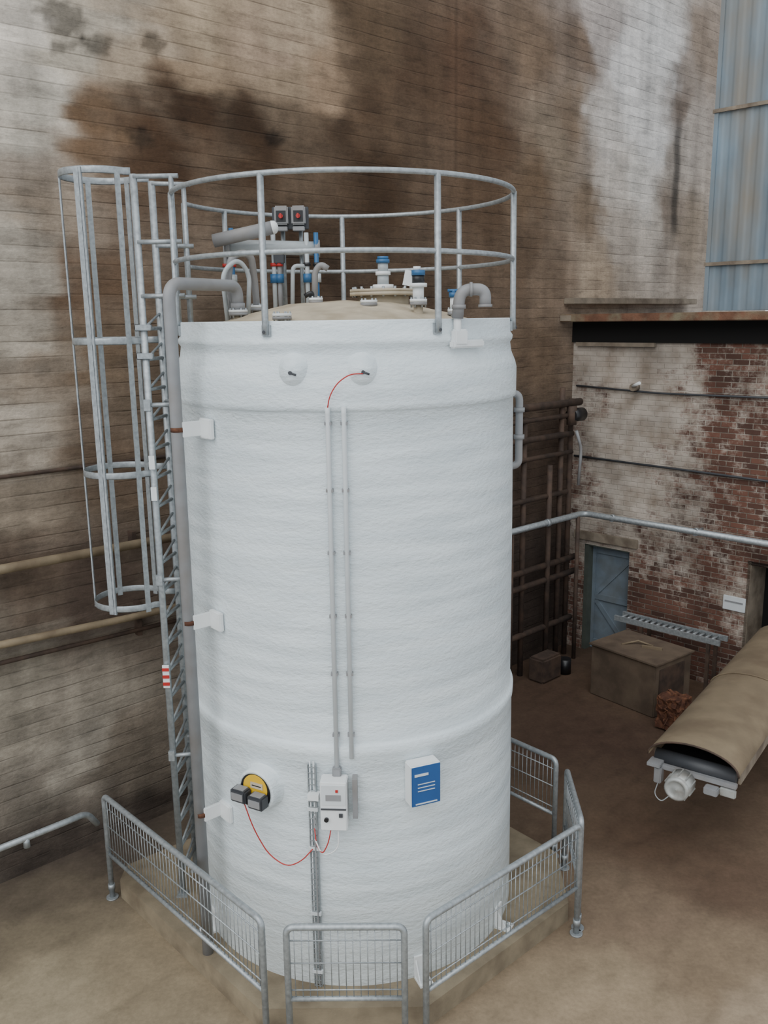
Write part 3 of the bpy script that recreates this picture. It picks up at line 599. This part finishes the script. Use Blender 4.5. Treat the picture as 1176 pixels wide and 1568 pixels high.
def hood(r,rise,l):
    return [e0+ax*l+sd*(r*math.cos(math.pi*(1-t/20)))+up*(rise*math.sin(math.pi*t/20)) for t in range(21)]
vs=[];fs=[];ns=12
for i in range(ns+1): vs+=hood(W,.22,-.02 if i==0 else Lc*i/ns)
o=len(vs)
for i in range(ns+1): vs+=hood(W-.012,.21,-.02 if i==0 else Lc*i/ns)
for i in range(ns):
    for t in range(20):
        a=i*21+t; fs.append((a,a+1,a+22,a+21)); a+=o; fs.append((a+21,a+22,a+1,a))
for t in range(20): fs.append((t,o+t,o+t+1,t+1))
b.add(vs,fs,DUST,True)
for i in (2,):
    p=hood(W+.006,.226,Lc*i/4); b.tube(p,0,DUST,seg=6,flat=(.006,.015))
b.tube(hood(W,.22,-.02),.010,RUSTPIPE,seg=8)
angc=math.atan2(ax.y,ax.x)
for s_ in (-1,1): b.box(e0+ax*(Lc/2+.1)+sd*s_*(W-.03)-up*.08,(Lc-.1,.03,.16),CONCD,rz=angc,bev=.004)
b.box(e0+ax*(Lc/2+.1)-up*.02,(Lc-.2,.8,.015),BLACK,rz=angc)
b.tube([e0+ax*.12-sd*.42-up*.06,e0+ax*.12+sd*.42-up*.06],.08,DARK,seg=20)
b.box(e0+ax*.02-up*.12,(.06,.9,.05),GRP,rz=angc,bev=.005)
mc=e0-sd*.08-up*.2-ax*.02
b.cyl(mc,mc-ax*.2,.13,MOTOR,seg=32); b.lathe([(.13,0),(.125,.025),(.1,.04),(.09,.025),(.045,.025),(.001,.035)],mc-ax*.2,MOTOR,axis=-ax,seg=32)
for i in range(10): t=i*math.pi/5; r_=Vector((0,0,1))*math.cos(t)+sd*math.sin(t); b.box(mc-ax*.1+r_*.135,(.18,.012,.012),MOTOR,rz=angc)
b.box(mc+sd*.3-ax*.03,(.1,.14,.08),GRP,rz=angc,bev=.01); b.box(mc+sd*.45+ax*.02-up*.0,(.05,.16,.09),MOTOR,rz=angc,bev=.01); b.box(mc-sd*.26,(.1,.08,.18),GRP,rz=angc,bev=.01); b.box(mc-sd*.3+up*.12,(.16,.14,.04),GRP,rz=angc,bev=.005)
b.tube([mc-sd*.25-up*.05,mc-sd*.3-up*.25,mc-sd*.22-up*.32,mc-sd*.12-up*.2],.006,CLEAR,fil=.06,seg=6)
for l in (2.2,4.2):
    for s_ in (-1,1): q=e0+ax*(l if s_>0 else max(l,3.4))+sd*s_*(W-.05); b.box(Vector((q.x,q.y,.5)),(.06,.06,1.0),RUSTPIPE,rz=angc)
b.done()
# ---------------------------------------------------------------- light
w=bpy.data.worlds.new('world'); bpy.context.scene.world=w; w.use_nodes=True; nt=w.node_tree; bg=nt.nodes['Background']
bg.inputs[0].default_value=(.88,.94,1,1); bg.inputs[1].default_value=1.1
sun=bpy.data.lights.new('soft_daylight','SUN'); sun.energy=2.2; sun.angle=math.radians(70); sun.color=(1,.995,.98)
so=bpy.data.objects.new('soft_daylight',sun); SC.objects.link(so); so.rotation_euler=Vector((.45,.8,-1)).to_track_quat('-Z','Y').to_euler()
